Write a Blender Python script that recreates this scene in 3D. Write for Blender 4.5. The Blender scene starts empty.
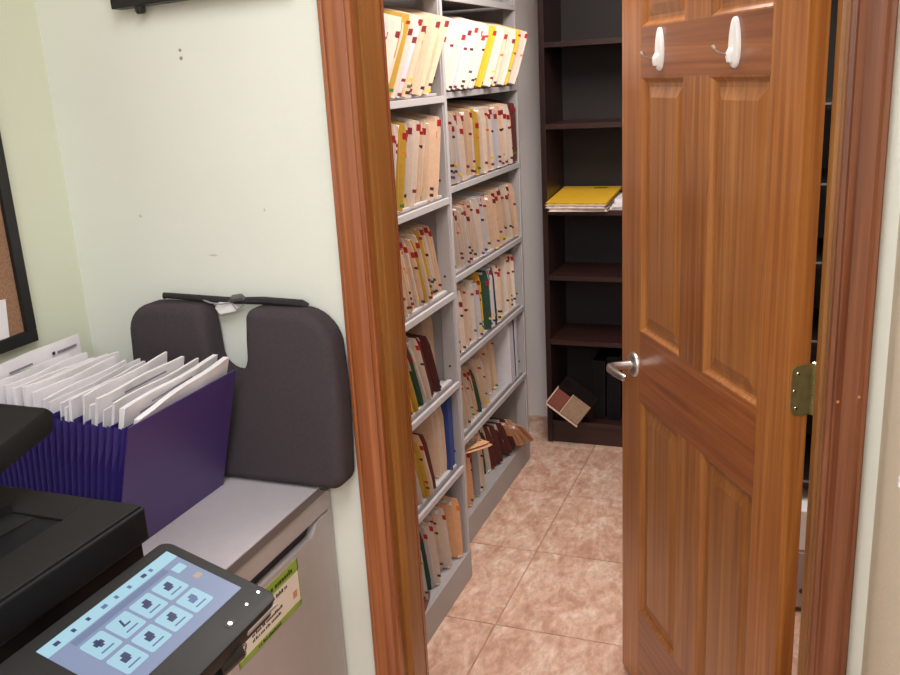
import bpy, bmesh, math, random
from mathutils import Vector, Matrix

rnd = random.Random(7)
C = bpy.context.scene.collection
SC = bpy.context.scene
R = math.radians

# ------------------------------------------------------------------ camera
yaw, pitch, roll, fpx = 0.37823828, 0.27998663, -0.05476756, 913.5
fwd = Vector((-math.sin(yaw)*math.cos(pitch), math.cos(yaw)*math.cos(pitch), -math.sin(pitch)))
rt = Vector((math.cos(yaw), math.sin(yaw), 0))
up = rt.cross(fwd)
r2 = math.cos(roll)*rt + math.sin(roll)*up
u2 = -math.sin(roll)*rt + math.cos(roll)*up
cam_d = bpy.data.cameras.new('camera')
cam_d.sensor_width = 36.0
cam_d.lens = fpx/900*36
cam_d.clip_start = 0.02
cam = bpy.data.objects.new('camera', cam_d)
C.objects.link(cam)
m = Matrix((( r2.x, u2.x, -fwd.x, 0), (r2.y, u2.y, -fwd.y, 0), (r2.z, u2.z, -fwd.z, 1.6), (0, 0, 0, 1)))
cam.matrix_world = m
SC.camera = cam

# ------------------------------------------------------------------ world, lights, exposure
SC.view_settings.view_transform = 'Standard'
SC.view_settings.look = 'None'
SC.view_settings.gamma = 1
SC.view_settings.exposure = 0.0
SC.view_settings.use_curve_mapping = False
w = bpy.data.worlds.new('world'); SC.world = w; w.use_nodes = True
w.node_tree.nodes['Background'].inputs[0].default_value = (0.9, 0.95, 1.0, 1)
w.node_tree.nodes['Background'].inputs[1].default_value = 0.15

def area(name, loc, sx, sy, power, col):
    l = bpy.data.lights.new(name, 'AREA'); l.shape = 'RECTANGLE'; l.size = sx; l.size_y = sy
    l.energy = power; l.color = col
    o = bpy.data.objects.new(name, l); C.objects.link(o); o.location = loc
    return o
OFFICE_LAMP = (-0.35, 0.35, 2.40)
CLOSET_LAMP = (-0.44, 2.42, 2.40)
area('office_ceiling_light', (OFFICE_LAMP[0], OFFICE_LAMP[1], 2.375), 0.56, 1.16, 16, (0.94, 0.98, 1.10))
area('office_rear_ceiling_light', (0.3, -1.3, 2.375), 1.16, 0.56, 40, (0.94, 0.98, 1.10))
area('closet_ceiling_light', (CLOSET_LAMP[0], CLOSET_LAMP[1], 2.36), 0.5, 1.16, 36, (1.0, 0.93, 0.90))

# ------------------------------------------------------------------ helpers
def srgb(r, g, b):
    f = lambda c: (c/255/12.92 if c/255 <= .04045 else ((c/255+.055)/1.055)**2.4)
    return (f(r), f(g), f(b), 1)

MATS = {}
def mat(name, col, rough=.5, metal=0, spec=.5, var=0.0, vscale=20, bump=0, bscale=200, emit=0, coat=0, stretch=(1, 1, 1), randv=0.0):
    if name in MATS: return MATS[name]
    M = bpy.data.materials.new(name); M.use_nodes = True
    nt = M.node_tree; b = nt.nodes['Principled BSDF']
    b.inputs['Base Color'].default_value = col
    b.inputs['Roughness'].default_value = rough
    b.inputs['Metallic'].default_value = metal
    b.inputs['Specular IOR Level'].default_value = spec
    b.inputs['Coat Weight'].default_value = coat
    if emit:
        b.inputs['Emission Color'].default_value = col
        b.inputs['Emission Strength'].default_value = emit
    tc = nt.nodes.new('ShaderNodeTexCoord')
    mp = nt.nodes.new('ShaderNodeMapping'); mp.inputs['Scale'].default_value = stretch
    nt.links.new(tc.outputs['Object'], mp.inputs[0])
    src = None
    if var:
        n = nt.nodes.new('ShaderNodeTexNoise'); n.inputs['Scale'].default_value = vscale; n.inputs['Detail'].default_value = 5
        nt.links.new(mp.outputs[0], n.inputs['Vector'])
        rp = nt.nodes.new('ShaderNodeValToRGB')
        rp.color_ramp.elements[0].position = .3; rp.color_ramp.elements[1].position = .7
        rp.color_ramp.elements[0].color = tuple(c*(1-var) for c in col[:3])+(1,)
        rp.color_ramp.elements[1].color = tuple(min(1, c*(1+var)) for c in col[:3])+(1,)
        nt.links.new(n.outputs[0], rp.inputs[0]); src = rp.outputs[0]
        nt.links.new(src, b.inputs['Base Color'])
    if randv:
        oi = nt.nodes.new('ShaderNodeObjectInfo')
        mr = nt.nodes.new('ShaderNodeMapRange'); mr.inputs[3].default_value = 1-randv; mr.inputs[4].default_value = 1+randv*.6
        nt.links.new(oi.outputs['Random'], mr.inputs[0])
        hs = nt.nodes.new('ShaderNodeHueSaturation'); hs.inputs['Color'].default_value = col
        if src: nt.links.new(src, hs.inputs['Color'])
        nt.links.new(mr.outputs[0], hs.inputs['Value'])
        nt.links.new(hs.outputs[0], b.inputs['Base Color'])
    if bump:
        n2 = nt.nodes.new('ShaderNodeTexNoise'); n2.inputs['Scale'].default_value = bscale; n2.inputs['Detail'].default_value = 4
        nt.links.new(mp.outputs[0], n2.inputs['Vector'])
        bp = nt.nodes.new('ShaderNodeBump'); bp.inputs['Strength'].default_value = bump; bp.inputs['Distance'].default_value = .002
        nt.links.new(n2.outputs[0], bp.inputs['Height']); nt.links.new(bp.outputs[0], b.inputs['Normal'])
    MATS[name] = M
    return M

def wood(name, axis, dark, mid, light, rough=.3, coat=.25, fine=55, figure=3.0, ring=.045):
    if name in MATS: return MATS[name]
    M = bpy.data.materials.new(name); M.use_nodes = True
    nt = M.node_tree; b = nt.nodes['Principled BSDF']
    L = nt.links.new
    tc = nt.nodes.new('ShaderNodeTexCoord'); oi = nt.nodes.new('ShaderNodeObjectInfo')
    mul = nt.nodes.new('ShaderNodeVectorMath'); mul.operation = 'SCALE'
    cmb = nt.nodes.new('ShaderNodeCombineXYZ')
    for i in range(3): L(oi.outputs['Random'], cmb.inputs[i])
    L(cmb.outputs[0], mul.inputs[0]); mul.inputs['Scale'].default_value = 7.3
    add = nt.nodes.new('ShaderNodeVectorMath'); add.operation = 'ADD'
    L(tc.outputs['Object'], add.inputs[0]); L(mul.outputs[0], add.inputs[1])
    def mapped(s):
        mp = nt.nodes.new('ShaderNodeMapping'); v = [1, 1, 1]; v[axis] = s
        mp.inputs['Scale'].default_value = v; L(add.outputs[0], mp.inputs[0]); return mp.outputs[0]
    n1 = nt.nodes.new('ShaderNodeTexNoise'); n1.inputs['Scale'].default_value = figure*4; n1.inputs['Detail'].default_value = 3; n1.inputs['Distortion'].default_value = .8
    L(mapped(.045), n1.inputs['Vector'])
    n2 = nt.nodes.new('ShaderNodeTexNoise'); n2.inputs['Scale'].default_value = fine*2; n2.inputs['Detail'].default_value = 6; n2.inputs['Distortion'].default_value = .3
    L(mapped(.018), n2.inputs['Vector'])
    # growth rings: sine of a stretched noise
    mm = nt.nodes.new('ShaderNodeMath'); mm.operation = 'MULTIPLY'; mm.inputs[1].default_value = 42; L(n1.outputs[0], mm.inputs[0])
    sn = nt.nodes.new('ShaderNodeMath'); sn.operation = 'SINE'; L(mm.outputs[0], sn.inputs[0])
    a1 = nt.nodes.new('ShaderNodeMath'); a1.operation = 'MULTIPLY_ADD'; a1.inputs[1].default_value = ring; L(sn.outputs[0], a1.inputs[0]); 
    a2 = nt.nodes.new('ShaderNodeMath'); a2.operation = 'MULTIPLY_ADD'; a2.inputs[1].default_value = .55; a2.inputs[2].default_value = .0; L(n2.outputs[0], a2.inputs[0])
    a3 = nt.nodes.new('ShaderNodeMath'); a3.operation = 'MULTIPLY_ADD'; a3.inputs[1].default_value = .45; L(n1.outputs[0], a3.inputs[0]); L(a2.outputs[0], a3.inputs[2])
    L(a3.outputs[0], a1.inputs[2])
    rp = nt.nodes.new('ShaderNodeValToRGB'); e = rp.color_ramp.elements
    e[0].position = .28; e[0].color = dark; e[1].position = .72; e[1].color = light
    k = e.new(.5); k.color = mid
    L(a1.outputs[0], rp.inputs[0])
    hs = nt.nodes.new('ShaderNodeHueSaturation')
    mr = nt.nodes.new('ShaderNodeMapRange'); mr.inputs[3].default_value = .88; mr.inputs[4].default_value = 1.1
    L(oi.outputs['Random'], mr.inputs[0]); L(mr.outputs[0], hs.inputs['Value']); L(rp.outputs[0], hs.inputs['Color'])
    L(hs.outputs[0], b.inputs['Base Color'])
    b.inputs['Roughness'].default_value = rough
    b.inputs['Coat Weight'].default_value = coat; b.inputs['Coat Roughness'].default_value = .25
    bp = nt.nodes.new('ShaderNodeBump'); bp.inputs['Strength'].default_value = .12; bp.inputs['Distance'].default_value = .001
    L(n2.outputs[0], bp.inputs['Height']); L(bp.outputs[0], b.inputs['Normal'])
    MATS[name] = M
    return M

def tile_mat():
    M = bpy.data.materials.new('travertine_tile'); M.use_nodes = True
    nt = M.node_tree; b = nt.nodes['Principled BSDF']; L = nt.links.new
    tc = nt.nodes.new('ShaderNodeTexCoord'); oi = nt.nodes.new('ShaderNodeObjectInfo')
    cmb = nt.nodes.new('ShaderNodeCombineXYZ')
    for i in range(3): L(oi.outputs['Random'], cmb.inputs[i])
    mul = nt.nodes.new('ShaderNodeVectorMath'); mul.operation = 'SCALE'; mul.inputs['Scale'].default_value = 11
    L(cmb.outputs[0], mul.inputs[0])
    add = nt.nodes.new('ShaderNodeVectorMath'); L(tc.outputs['Object'], add.inputs[0]); L(mul.outputs[0], add.inputs[1])
    n1 = nt.nodes.new('ShaderNodeTexNoise'); n1.inputs['Scale'].default_value = 15; n1.inputs['Detail'].default_value = 9; n1.inputs['Roughness'].default_value = .68; n1.inputs['Distortion'].default_value = .7
    n2 = nt.nodes.new('ShaderNodeTexNoise'); n2.inputs['Scale'].default_value = 45; n2.inputs['Detail'].default_value = 6; n2.inputs['Roughness'].default_value = .7
    mp = nt.nodes.new('ShaderNodeMapping'); mp.inputs['Scale'].default_value = (1, .55, 1); mp.inputs['Rotation'].default_value = (0, 0, .6)
    L(add.outputs[0], mp.inputs[0]); L(mp.outputs[0], n1.inputs['Vector']); L(mp.outputs[0], n2.inputs['Vector'])
    r1 = nt.nodes.new('ShaderNodeValToRGB'); e = r1.color_ramp.elements
    e[0].position = .34; e[0].color = srgb(190, 144, 120); e[1].position = .7; e[1].color = srgb(236, 212, 192)
    k = e.new(.5); k.color = srgb(212, 172, 148)
    L(n1.outputs[0], r1.inputs[0])
    r2_ = nt.nodes.new('ShaderNodeValToRGB'); e = r2_.color_ramp.elements
    e[0].position = .35; e[0].color = (.62, .58, .55, 1); e[1].position = .62; e[1].color = (1, 1, 1, 1)
    L(n2.outputs[0], r2_.inputs[0])
    mx = nt.nodes.new('ShaderNodeMix'); mx.data_type = 'RGBA'; mx.blend_type = 'MULTIPLY'; mx.inputs[0].default_value = .75
    L(r1.outputs[0], mx.inputs[6]); L(r2_.outputs[0], mx.inputs[7]); L(mx.outputs[2], b.inputs['Base Color'])
    b.inputs['Roughness'].default_value = .42
    bp = nt.nodes.new('ShaderNodeBump'); bp.inputs['Strength'].default_value = .25; bp.inputs['Distance'].default_value = .0015
    L(n1.outputs[0], bp.inputs['Height']); L(bp.outputs[0], b.inputs['Normal'])
    return M

def wall_mat(name, col, scuff=True, bump=.35, bscale=140):
    M = bpy.data.materials.new(name); M.use_nodes = True
    nt = M.node_tree; b = nt.nodes['Principled BSDF']; L = nt.links.new
    tc = nt.nodes.new('ShaderNodeTexCoord')
    n = nt.nodes.new('ShaderNodeTexNoise'); n.inputs['Scale'].default_value = 3; n.inputs['Detail'].default_value = 6
    L(tc.outputs['Object'], n.inputs['Vector'])
    rp = nt.nodes.new('ShaderNodeValToRGB'); e = rp.color_ramp.elements
    e[0].position = .3; e[0].color = tuple(c*.955 for c in col[:3])+(1,); e[1].position = .7; e[1].color = col
    L(n.outputs[0], rp.inputs[0])
    L(rp.outputs[0], b.inputs['Base Color'])
    b.inputs['Roughness'].default_value = .62
    n2 = nt.nodes.new('ShaderNodeTexNoise'); n2.inputs['Scale'].default_value = bscale; n2.inputs['Detail'].default_value = 5
    mp = nt.nodes.new('ShaderNodeMapping'); mp.inputs['Scale'].default_value = (.5, .5, 1); L(tc.outputs['Object'], mp.inputs[0])
    L(mp.outputs[0], n2.inputs['Vector'])
    bp = nt.nodes.new('ShaderNodeBump'); bp.inputs['Strength'].default_value = bump; bp.inputs['Distance'].default_value = .002
    L(n2.outputs[0], bp.inputs['Height']); L(bp.outputs[0], b.inputs['Normal'])
    return M

def box(bm, x0, x1, y0, y1, z0, z1, bev=0, seg=2):
    co = [(x, y, z) for x in (x0, x1) for y in (y0, y1) for z in (z0, z1)]
    v = [bm.verts.new(c) for c in co]
    fs = [bm.faces.new([v[i] for i in f]) for f in ((0, 1, 3, 2), (4, 6, 7, 5), (0, 4, 5, 1), (2, 3, 7, 6), (0, 2, 6, 4), (1, 5, 7, 3))]
    if bev:
        es = list({e for f in fs for e in f.edges})
        bmesh.ops.bevel(bm, geom=es, offset=bev, segments=seg, profile=.7, affect='EDGES')
    return v

def prism(bm, pts, d0, d1, plane='xz'):
    """closed outline pts (a,b) extruded along the third axis from d0 to d1"""
    def P(a, b, d):
        return {'xz': (a, d, b), 'xy': (a, b, d), 'yz': (d, a, b)}[plane]
    lo = [bm.verts.new(P(a, b, d0)) for a, b in pts]; hi = [bm.verts.new(P(a, b, d1)) for a, b in pts]
    n = len(pts)
    f0 = bm.faces.new(lo); f1 = bm.faces.new(hi[::-1])
    sides = [bm.faces.new((lo[i], hi[i], hi[(i+1) % n], lo[(i+1) % n])) for i in range(n)]
    return f0, f1, sides

def tube(bm, pts, r, seg=10, close=True):
    pts = [Vector(p) for p in pts]; rings = []
    rr = r if isinstance(r, (list, tuple)) else [r]*len(pts)
    for i, p in enumerate(pts):
        d = (pts[min(i+1, len(pts)-1)]-pts[max(i-1, 0)]).normalized()
        a = d.orthogonal().normalized() if i == 0 else (pa-d*pa.dot(d)).normalized()
        pa = a; b = d.cross(a)
        rings.append([bm.verts.new(p+(a*math.cos(2*math.pi*k/seg)+b*math.sin(2*math.pi*k/seg))*rr[i]) for k in range(seg)])
    for i in range(len(rings)-1):
        for k in range(seg):
            bm.faces.new((rings[i][k], rings[i][(k+1) % seg], rings[i+1][(k+1) % seg], rings[i+1][k]))
    if close:
        bm.faces.new(rings[0][::-1]); bm.faces.new(rings[-1])

def mesh_of(name, bm, smooth=False):
    bmesh.ops.recalc_face_normals(bm, faces=bm.faces)
    me = bpy.data.meshes.new(name); bm.to_mesh(me); bm.free()
    if smooth:
        for p in me.polygons: p.use_smooth = True
        try: me.set_sharp_from_angle(angle=R(40))
        except Exception: pass
    return me

def obj(name, bm, material, parent=None, smooth=False, label=None):
    me = bm if isinstance(bm, bpy.types.Mesh) else mesh_of(name, bm, smooth)
    if not me.materials: me.materials.append(material)
    o = bpy.data.objects.new(name, me); C.objects.link(o)
    if o.material_slots[0].material != material:
        o.material_slots[0].link = 'OBJECT'; o.material_slots[0].material = material
    if parent: o.parent = parent
    if label: o['label'] = label
    return o

def bxo(name, dims, material, parent=None, bev=0, label=None, smooth=False):
    bm = bmesh.new(); box(bm, *dims, bev=bev)
    return obj(name, bm, material, parent, smooth=smooth, label=label)

def tag(o, label, cat, group=None):
    o['label'] = label; o['category'] = cat
    if group: o['group'] = group
    return o

def thing(name, label, cat, loc=(0, 0, 0), rotz=0, group=None):
    o = bpy.data.objects.new(name, None); C.objects.link(o); o.empty_display_size = .05
    o.location = loc; o.rotation_euler = (0, 0, rotz)
    return tag(o, label, cat, group)

def struct(name, bm, material, parent=None):
    o = obj(name, bm, material, parent)
    if not parent: o['kind'] = 'structure'
    return o

def frame_matrix(origin, ex, ey, ez):
    return Matrix(((ex[0], ey[0], ez[0], origin[0]), (ex[1], ey[1], ez[1], origin[1]), (ex[2], ey[2], ez[2], origin[2]), (0, 0, 0, 1)))

# ------------------------------------------------------------------ materials
M_wall = wall_mat('pale_green_paint', srgb(230, 231, 218), bump=.14)
M_wall_l = wall_mat('pale_sage_paint', srgb(222, 224, 200), bump=.14)
M_wall_r = wall_mat('beige_textured_paint', srgb(226, 214, 190), bump=.5, bscale=220)
M_closet = wall_mat('closet_white_paint', srgb(240, 232, 228), bump=.1)
M_ceil = mat('ceiling_white', srgb(240, 238, 230), .8)
M_tile = tile_mat()
M_grout = mat('grout', srgb(168, 132, 114), .9, var=.12, vscale=60)
W_V = wood('honey_pine_upright', 2, srgb(122, 66, 28), srgb(162, 98, 46), srgb(190, 128, 66))
W_H = wood('honey_pine_rail', 0, srgb(112, 58, 28), srgb(146, 82, 42), srgb(172, 108, 58))
W_P = wood('honey_pine_panel', 2, srgb(128, 74, 34), srgb(162, 102, 52), srgb(186, 128, 70))
W_C = wood('red_pine_casing', 2, srgb(112, 56, 28), srgb(150, 84, 44), srgb(178, 112, 64), rough=.26, coat=.5)
W_J = wood('golden_pine_jamb', 2, srgb(112, 66, 26), srgb(138, 86, 36), srgb(164, 108, 50), rough=.28, coat=.4)
W_C_SHADE = wood('shaded_red_pine_casing', 2, srgb(88, 42, 22), srgb(124, 68, 38), srgb(152, 92, 56), rough=.26, coat=.5)  # darker copy of the casing wood, shade on the right casing put into colour
M_shelf = mat('grey_shelf_enamel', srgb(160, 154, 152), .45, spec=.4)
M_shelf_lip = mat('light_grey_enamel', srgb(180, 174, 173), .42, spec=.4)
M_dark = wood('espresso_wood', 2, srgb(34, 18, 16), srgb(46, 25, 21), srgb(60, 33, 27), rough=.4, coat=.1)
M_darkh = wood('espresso_wood_shelf', 0, srgb(38, 20, 17), srgb(52, 28, 23), srgb(68, 37, 30), rough=.4, coat=.1)
M_darkback = mat('espresso_back_panel', srgb(36, 27, 27), .6)
M_black = mat('black_plastic', srgb(24, 23, 23), .45, bump=.1, bscale=600)
M_blackm = mat('black_gloss', srgb(16, 16, 17), .22)
M_copier = mat('copier_charcoal', srgb(27, 26, 24), .66, spec=.18, bump=.12, bscale=700)
M_copier2 = mat('copier_black', srgb(14, 14, 16), .55, spec=.18)
M_cabtop = mat('grey_laminate_top', srgb(190, 182, 182), .45, var=.03, vscale=40)
M_cab = mat('grey_laminate_body', srgb(170, 160, 156), .45, var=.02, vscale=30)
M_cabedge = mat('dark_edge_band', srgb(104, 96, 94), .5)
M_purple = mat('purple_plastic', srgb(74, 52, 112), .4, bump=.15, bscale=500)
M_purple2 = mat('deep_purple_plastic', srgb(56, 42, 112), .35, bump=.1, bscale=500)
M_paper = mat('white_paper', srgb(236, 230, 230), .8, var=.03, vscale=30)
M_sheet = mat('paper_sheets', srgb(220, 210, 202), .85, var=.3, vscale=40, stretch=(1, 14, 1), randv=.08)
M_ink = mat('grey_ink', srgb(136, 130, 138), .8)
M_inkb = mat('blue_ink', srgb(60, 74, 104), .7)
M_foam = mat('charcoal_knit', srgb(72, 64, 66), .95, spec=.15, bump=.5, bscale=900, var=.08, vscale=160)
M_foam2 = mat('black_strap', srgb(38, 34, 36), .8, bump=.3, bscale=900)
M_nickel = mat('satin_nickel', srgb(206, 202, 198), .3, metal=1)
M_brass = mat('aged_brass', srgb(140, 130, 84), .4, metal=.55, var=.15, vscale=60)
M_screw = mat('bright_screw', srgb(236, 228, 200), .2, metal=1)
M_hook = mat('white_hook_plastic', srgb(240, 236, 232), .3)
M_cork = mat('cork', srgb(150, 112, 84), .9, var=.25, vscale=220)
M_white = mat('white_box_card', srgb(238, 236, 238), .6)
M_greybox = mat('warm_grey_metal', srgb(168, 156, 152), .5)
M_green = mat('sticker_green', srgb(140, 168, 60), .5)
M_cream = mat('sticker_cream', srgb(232, 220, 206), .6)
M_lampbody = mat('lamp_white_steel', srgb(240, 240, 240), .4)
M_diff = mat('lamp_diffuser', (1.0, .97, .92, 1), .5, emit=3)

# ------------------------------------------------------------------ setting
XL, YW, YB = -1.388, 1.45, 1.562          # office left wall, door wall office face, closet face
XR = 0.128                                  # return wall right of the door
OPL, OPR, OPT = -0.737, 0.060, 2.06         # rough opening
CX0, CX1, CYB = -1.44, 0.86, 3.98           # closet inner faces
ZC = 2.44

bm = bmesh.new(); box(bm, -1.6, 1.8, -2.2, 4.1, -.1, -.004)
floor = struct('floor', bm, M_grout)
T, G = .455, .004
bm = bmesh.new(); box(bm, -T/2+G/2, T/2-G/2, -T/2+G/2, T/2-G/2, -.012, 0, bev=.0022, seg=2)
tile_me = mesh_of('tile', bm); tile_me.materials.append(M_tile)
for i in range(-2, 6):
    for j in range(-10, 4):
        cx, cy = -.806+T*(i-.5)+T/2*0, 2.272+T*(j+.5)
        if cx < -1.6 or cx > 1.8 or cy > 4.1 or cy < -2.2: continue
        t = bpy.data.objects.new('tile', tile_me); C.objects.link(t); t.parent = floor
        t.location = (cx, cy, rnd.uniform(-.0006, 0)); t.rotation_euler = (0, 0, rnd.choice((0, math.pi)))

bm = bmesh.new(); box(bm, XL-.12, XL, -2.2, YW, 0, ZC); struct('wall_left', bm, M_wall_l)
bm = bmesh.new()
box(bm, XL-.12, OPL, YW, YB, 0, ZC); box(bm, OPR, 1.7, YW, YB, 0, ZC); box(bm, OPL, OPR, YW, YB, OPT, ZC)
wall_back = struct('wall_back', bm, M_wall)
bm = bmesh.new(); box(bm, XR, 1.7, .95, YW, 0, ZC); struct('wall_right', bm, M_wall_r)
bm = bmesh.new(); box(bm, 1.7, 1.8, -2.2, YB, 0, ZC); struct('wall_far_right', bm, M_wall)
bm = bmesh.new(); box(bm, XL-.12, 1.8, -2.3, -2.2, 0, ZC); struct('wall_rear', bm, M_wall)
bm = bmesh.new(); box(bm, CX0-.1, CX0, YB, CYB, 0, ZC); struct('wall_closet_left', bm, M_closet)
bm = bmesh.new(); box(bm, CX1, CX1+.1, YB, CYB, 0, ZC); struct('wall_closet_right', bm, M_closet)
bm = bmesh.new(); box(bm, CX0-.1, CX1+.1, CYB, CYB+.1, 0, ZC); struct('wall_closet_back', bm, M_closet)
bm = bmesh.new(); box(bm, -1.6, 1.8, -2.3, 4.08, ZC, ZC+.1); struct('ceiling', bm, M_ceil)
# two small anchor holes left in the paint
for (x, z, r) in ((-1.0715, 1.668, .0035), (-1.0715, 1.654, .004)):
    bm = bmesh.new(); tube(bm, [(x, YW+.001, z), (x, YW-.0015, z)], [r, r*.7], 8)
    obj('wall_anchor', bm, mat('anchor_grey', srgb(150, 148, 138), .7), wall_back)
for (x, z, w_, h_) in ((-1.0547, 1.2907, .022, .004), (-1.214, 1.3656, .009, .006), (-.93, 1.378, .005, .006)):
    bm = bmesh.new(); prism(bm, [(x-w_/2, z), (x-w_*.2, z-h_*.5), (x+w_/2, z-h_*.3), (x+w_*.25, z+h_*.4), (x-w_*.1, z+h_*.5)], YW-.0004, YW+.0005)
    obj('scuff_mark', bm, mat('scuff_grey', srgb(198, 198, 182), .7), wall_back)

# door casing: moulded profile (u across the casing from the opening outwards, d proud of wall)
def casing_profile(wid):
    base = [(0, 0), (0, .011), (.002, .0125), (.008, .0125), (.011, .0105), (.014, .0115), (.022, .0165), (.032, .0185), (.044, .0182), (.049, .0165), (.051, .0175), (.0555, .0175), (.0575, .0155), (.0575, 0)]
    return [(u*wid/.0575, d) for u, d in base]
def casing_v(name, x_in, sgn, y_face, ysgn, wid, wm=None):
    bm = bmesh.new()
    pts = [(x_in+sgn*u, y_face+ysgn*d) for u, d in casing_profile(wid)]
    prism(bm, pts, 0, OPT+.02, 'xy')
    return struct(name, bm, wm or W_C)
JL, JR = OPL+.018, OPR-.018                 # jamb faces
casing_v('trim_1', JL+.005-.004, -1, YW, -1, .058)
casing_v('trim_2', JR+.004, 1, YW, -1, .0585, W_C_SHADE)
bm = bmesh.new()
prism(bm, [(YW-d, OPT-.016+u) for u, d in casing_profile(.058)], JL-.06, JR+.064, 'yz')
struct('trim_3', bm, W_H)
# jambs with door stops
def jamb(name, x0, x1, sgn):
    bm = bmesh.new(); box(bm, x0, x1, YW-.001, YB+.001, 0, OPT, bev=.0015)
    o = struct(name, bm, W_J)
    xf = x1 if sgn > 0 else x0
    bm = bmesh.new()
    a, b_ = YW+.022, YB-.038
    prism(bm, [(xf, a), (xf+sgn*.006, a), (xf+sgn*.0115, a+.008), (xf+sgn*.0115, b_), (xf, b_)], 0, OPT-.02, 'xy')
    obj('door_stop', bm, W_J, o)
    return o
jl = jamb('trim_4', OPL, JL, 1)
jr = jamb('trim_5', JR, OPR, -1)
bm = bmesh.new(); box(bm, JL, JR, YW, YB, OPT-.018, OPT); struct('trim_6', bm, W_H)
casing_v('trim_7', JL+.001, -1, YB, 1, .058)
casing_v('trim_8', JR+.004, 1, YB, 1, .0585)
# tiny putty spots and nail heads on the right casing
for (x, z) in ((.063, 1.088), (.092, 1.098)):
    bm = bmesh.new(); tube(bm, [(x, YW-.0172, z), (x, YW-.0192, z)], .0022, 8)
    obj('nail_head', bm, mat('putty', srgb(196, 130, 80), .5), bpy.data.objects['trim_2'])

# ------------------------------------------------------------------ door leaf (open into the file room)
TH = R(31.8)
du = Vector((-math.sin(TH), math.cos(TH), 0)); dn = Vector((math.cos(TH), math.sin(TH), 0))
DW, DT, DH = .757, .035, 2.03
H0 = Vector((-.0074, 1.5363, .010))
door = bpy.data.objects.new('door_1', None); C.objects.link(door); door['kind'] = 'structure'
door['label'] = 'honey pine six panel door standing open into the file room'
door.matrix_world = frame_matrix(H0, du, dn, (0, 0, 1))       # local x along leaf, y through leaf, z up
ST = [(0, .104), (.320, .430), (.644, .757)]                 # hinge stile, mullion, lock stile
RL = [(0, .237), (.812, .986), (1.563, 1.665), (1.905, 2.02)]
for i in (0, 2):
    bm = bmesh.new(); box(bm, ST[i][0], ST[i][1], 0, DT, 0, 2.02, bev=.002); obj('stile', bm, W_V, door)
for a, b_ in RL:
    bm = bmesh.new(); box(bm, ST[0][1], ST[2][0], .0002, DT-.0002, a, b_); obj('rail', bm, W_H, door)
for k in range(3):
    bm = bmesh.new(); box(bm, ST[1][0], ST[1][1], .0002, DT-.0002, RL[k][1], RL[k+1][0]); obj('mullion', bm, W_V, door)
def panel(x0, x1, z0, z1):
    bm = bmesh.new()
    # profile from the frame edge inwards: sticking slope, flat, bevel, raised field (both faces)
    prof = [(0, .0008), (.003, .0012), (.009, .0075), (.013, .0098), (.021, .0098), (.043, .0042), (.046, .0042)]
    for side in (0, 1):
        rings = []
        for u, d in prof:
            y = d if side == 0 else DT-d
            rings.append([bm.verts.new(c) for c in ((x0+u, y, z0+u), (x1-u, y, z0+u), (x1-u, y, z1-u), (x0+u, y, z1-u))])
        for i in range(len(rings)-1):
            for k in range(4):
                bm.faces.new((rings[i][k], rings[i][(k+1) % 4], rings[i+1][(k+1) % 4], rings[i+1][k]))
        bm.faces.new(rings[-1])
        if side == 0: first = rings[0]
        else:
            for k in range(4): bm.faces.new((first[k], first[(k+1) % 4], rings[0][(k+1) % 4], rings[0][k]))
    return obj('panel', bm, W_P, door)
for k in range(3):
    for c in range(2):
        panel(ST[c][1], ST[c+1][0], RL[k][1], RL[k+1][0])
# lever handle
hx, hz = .676, .895
bm = bmesh.new()
tube(bm, [(hx, 0, hz), (hx, -.004, hz), (hx, -.009, hz), (hx, -.012, hz)], [.031, .031, .027, .018], 24)
ro = obj('rose', bm, M_nickel, door, smooth=True)
bm = bmesh.new()
tube(bm, [(hx, -.010, hz), (hx, -.03, hz), (hx, -.052, hz), (hx-.004, -.062, hz), (hx-.014, -.066, hz), (hx-.05, -.066, hz), (hx-.085, -.063, hz+.001), (hx-.092, -.058, hz+.001)],
     [.0115, .0105, .0105, .011, .0105, .0095, .0085, .006], 14)
obj('lever', bm, M_nickel, door, smooth=True)
bm = bmesh.new(); tube(bm, [(hx, DT, hz), (hx, DT+.012, hz)], [.031, .02], 24); obj('rose', bm, M_nickel, door, smooth=True)
bm = bmesh.new()
tube(bm, [(hx, DT+.01, hz), (hx, DT+.05, hz), (hx-.012, DT+.064, hz), (hx-.105, DT+.062, hz)], [.011, .0105, .0105, .0085], 12)
obj('lever', bm, M_nickel, door, smooth=True)
bm = bmesh.new(); box(bm, .7565, .7585, .006, .029, hz-.028, hz+.028); obj('latch_plate', bm, M_nickel, door)
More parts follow.
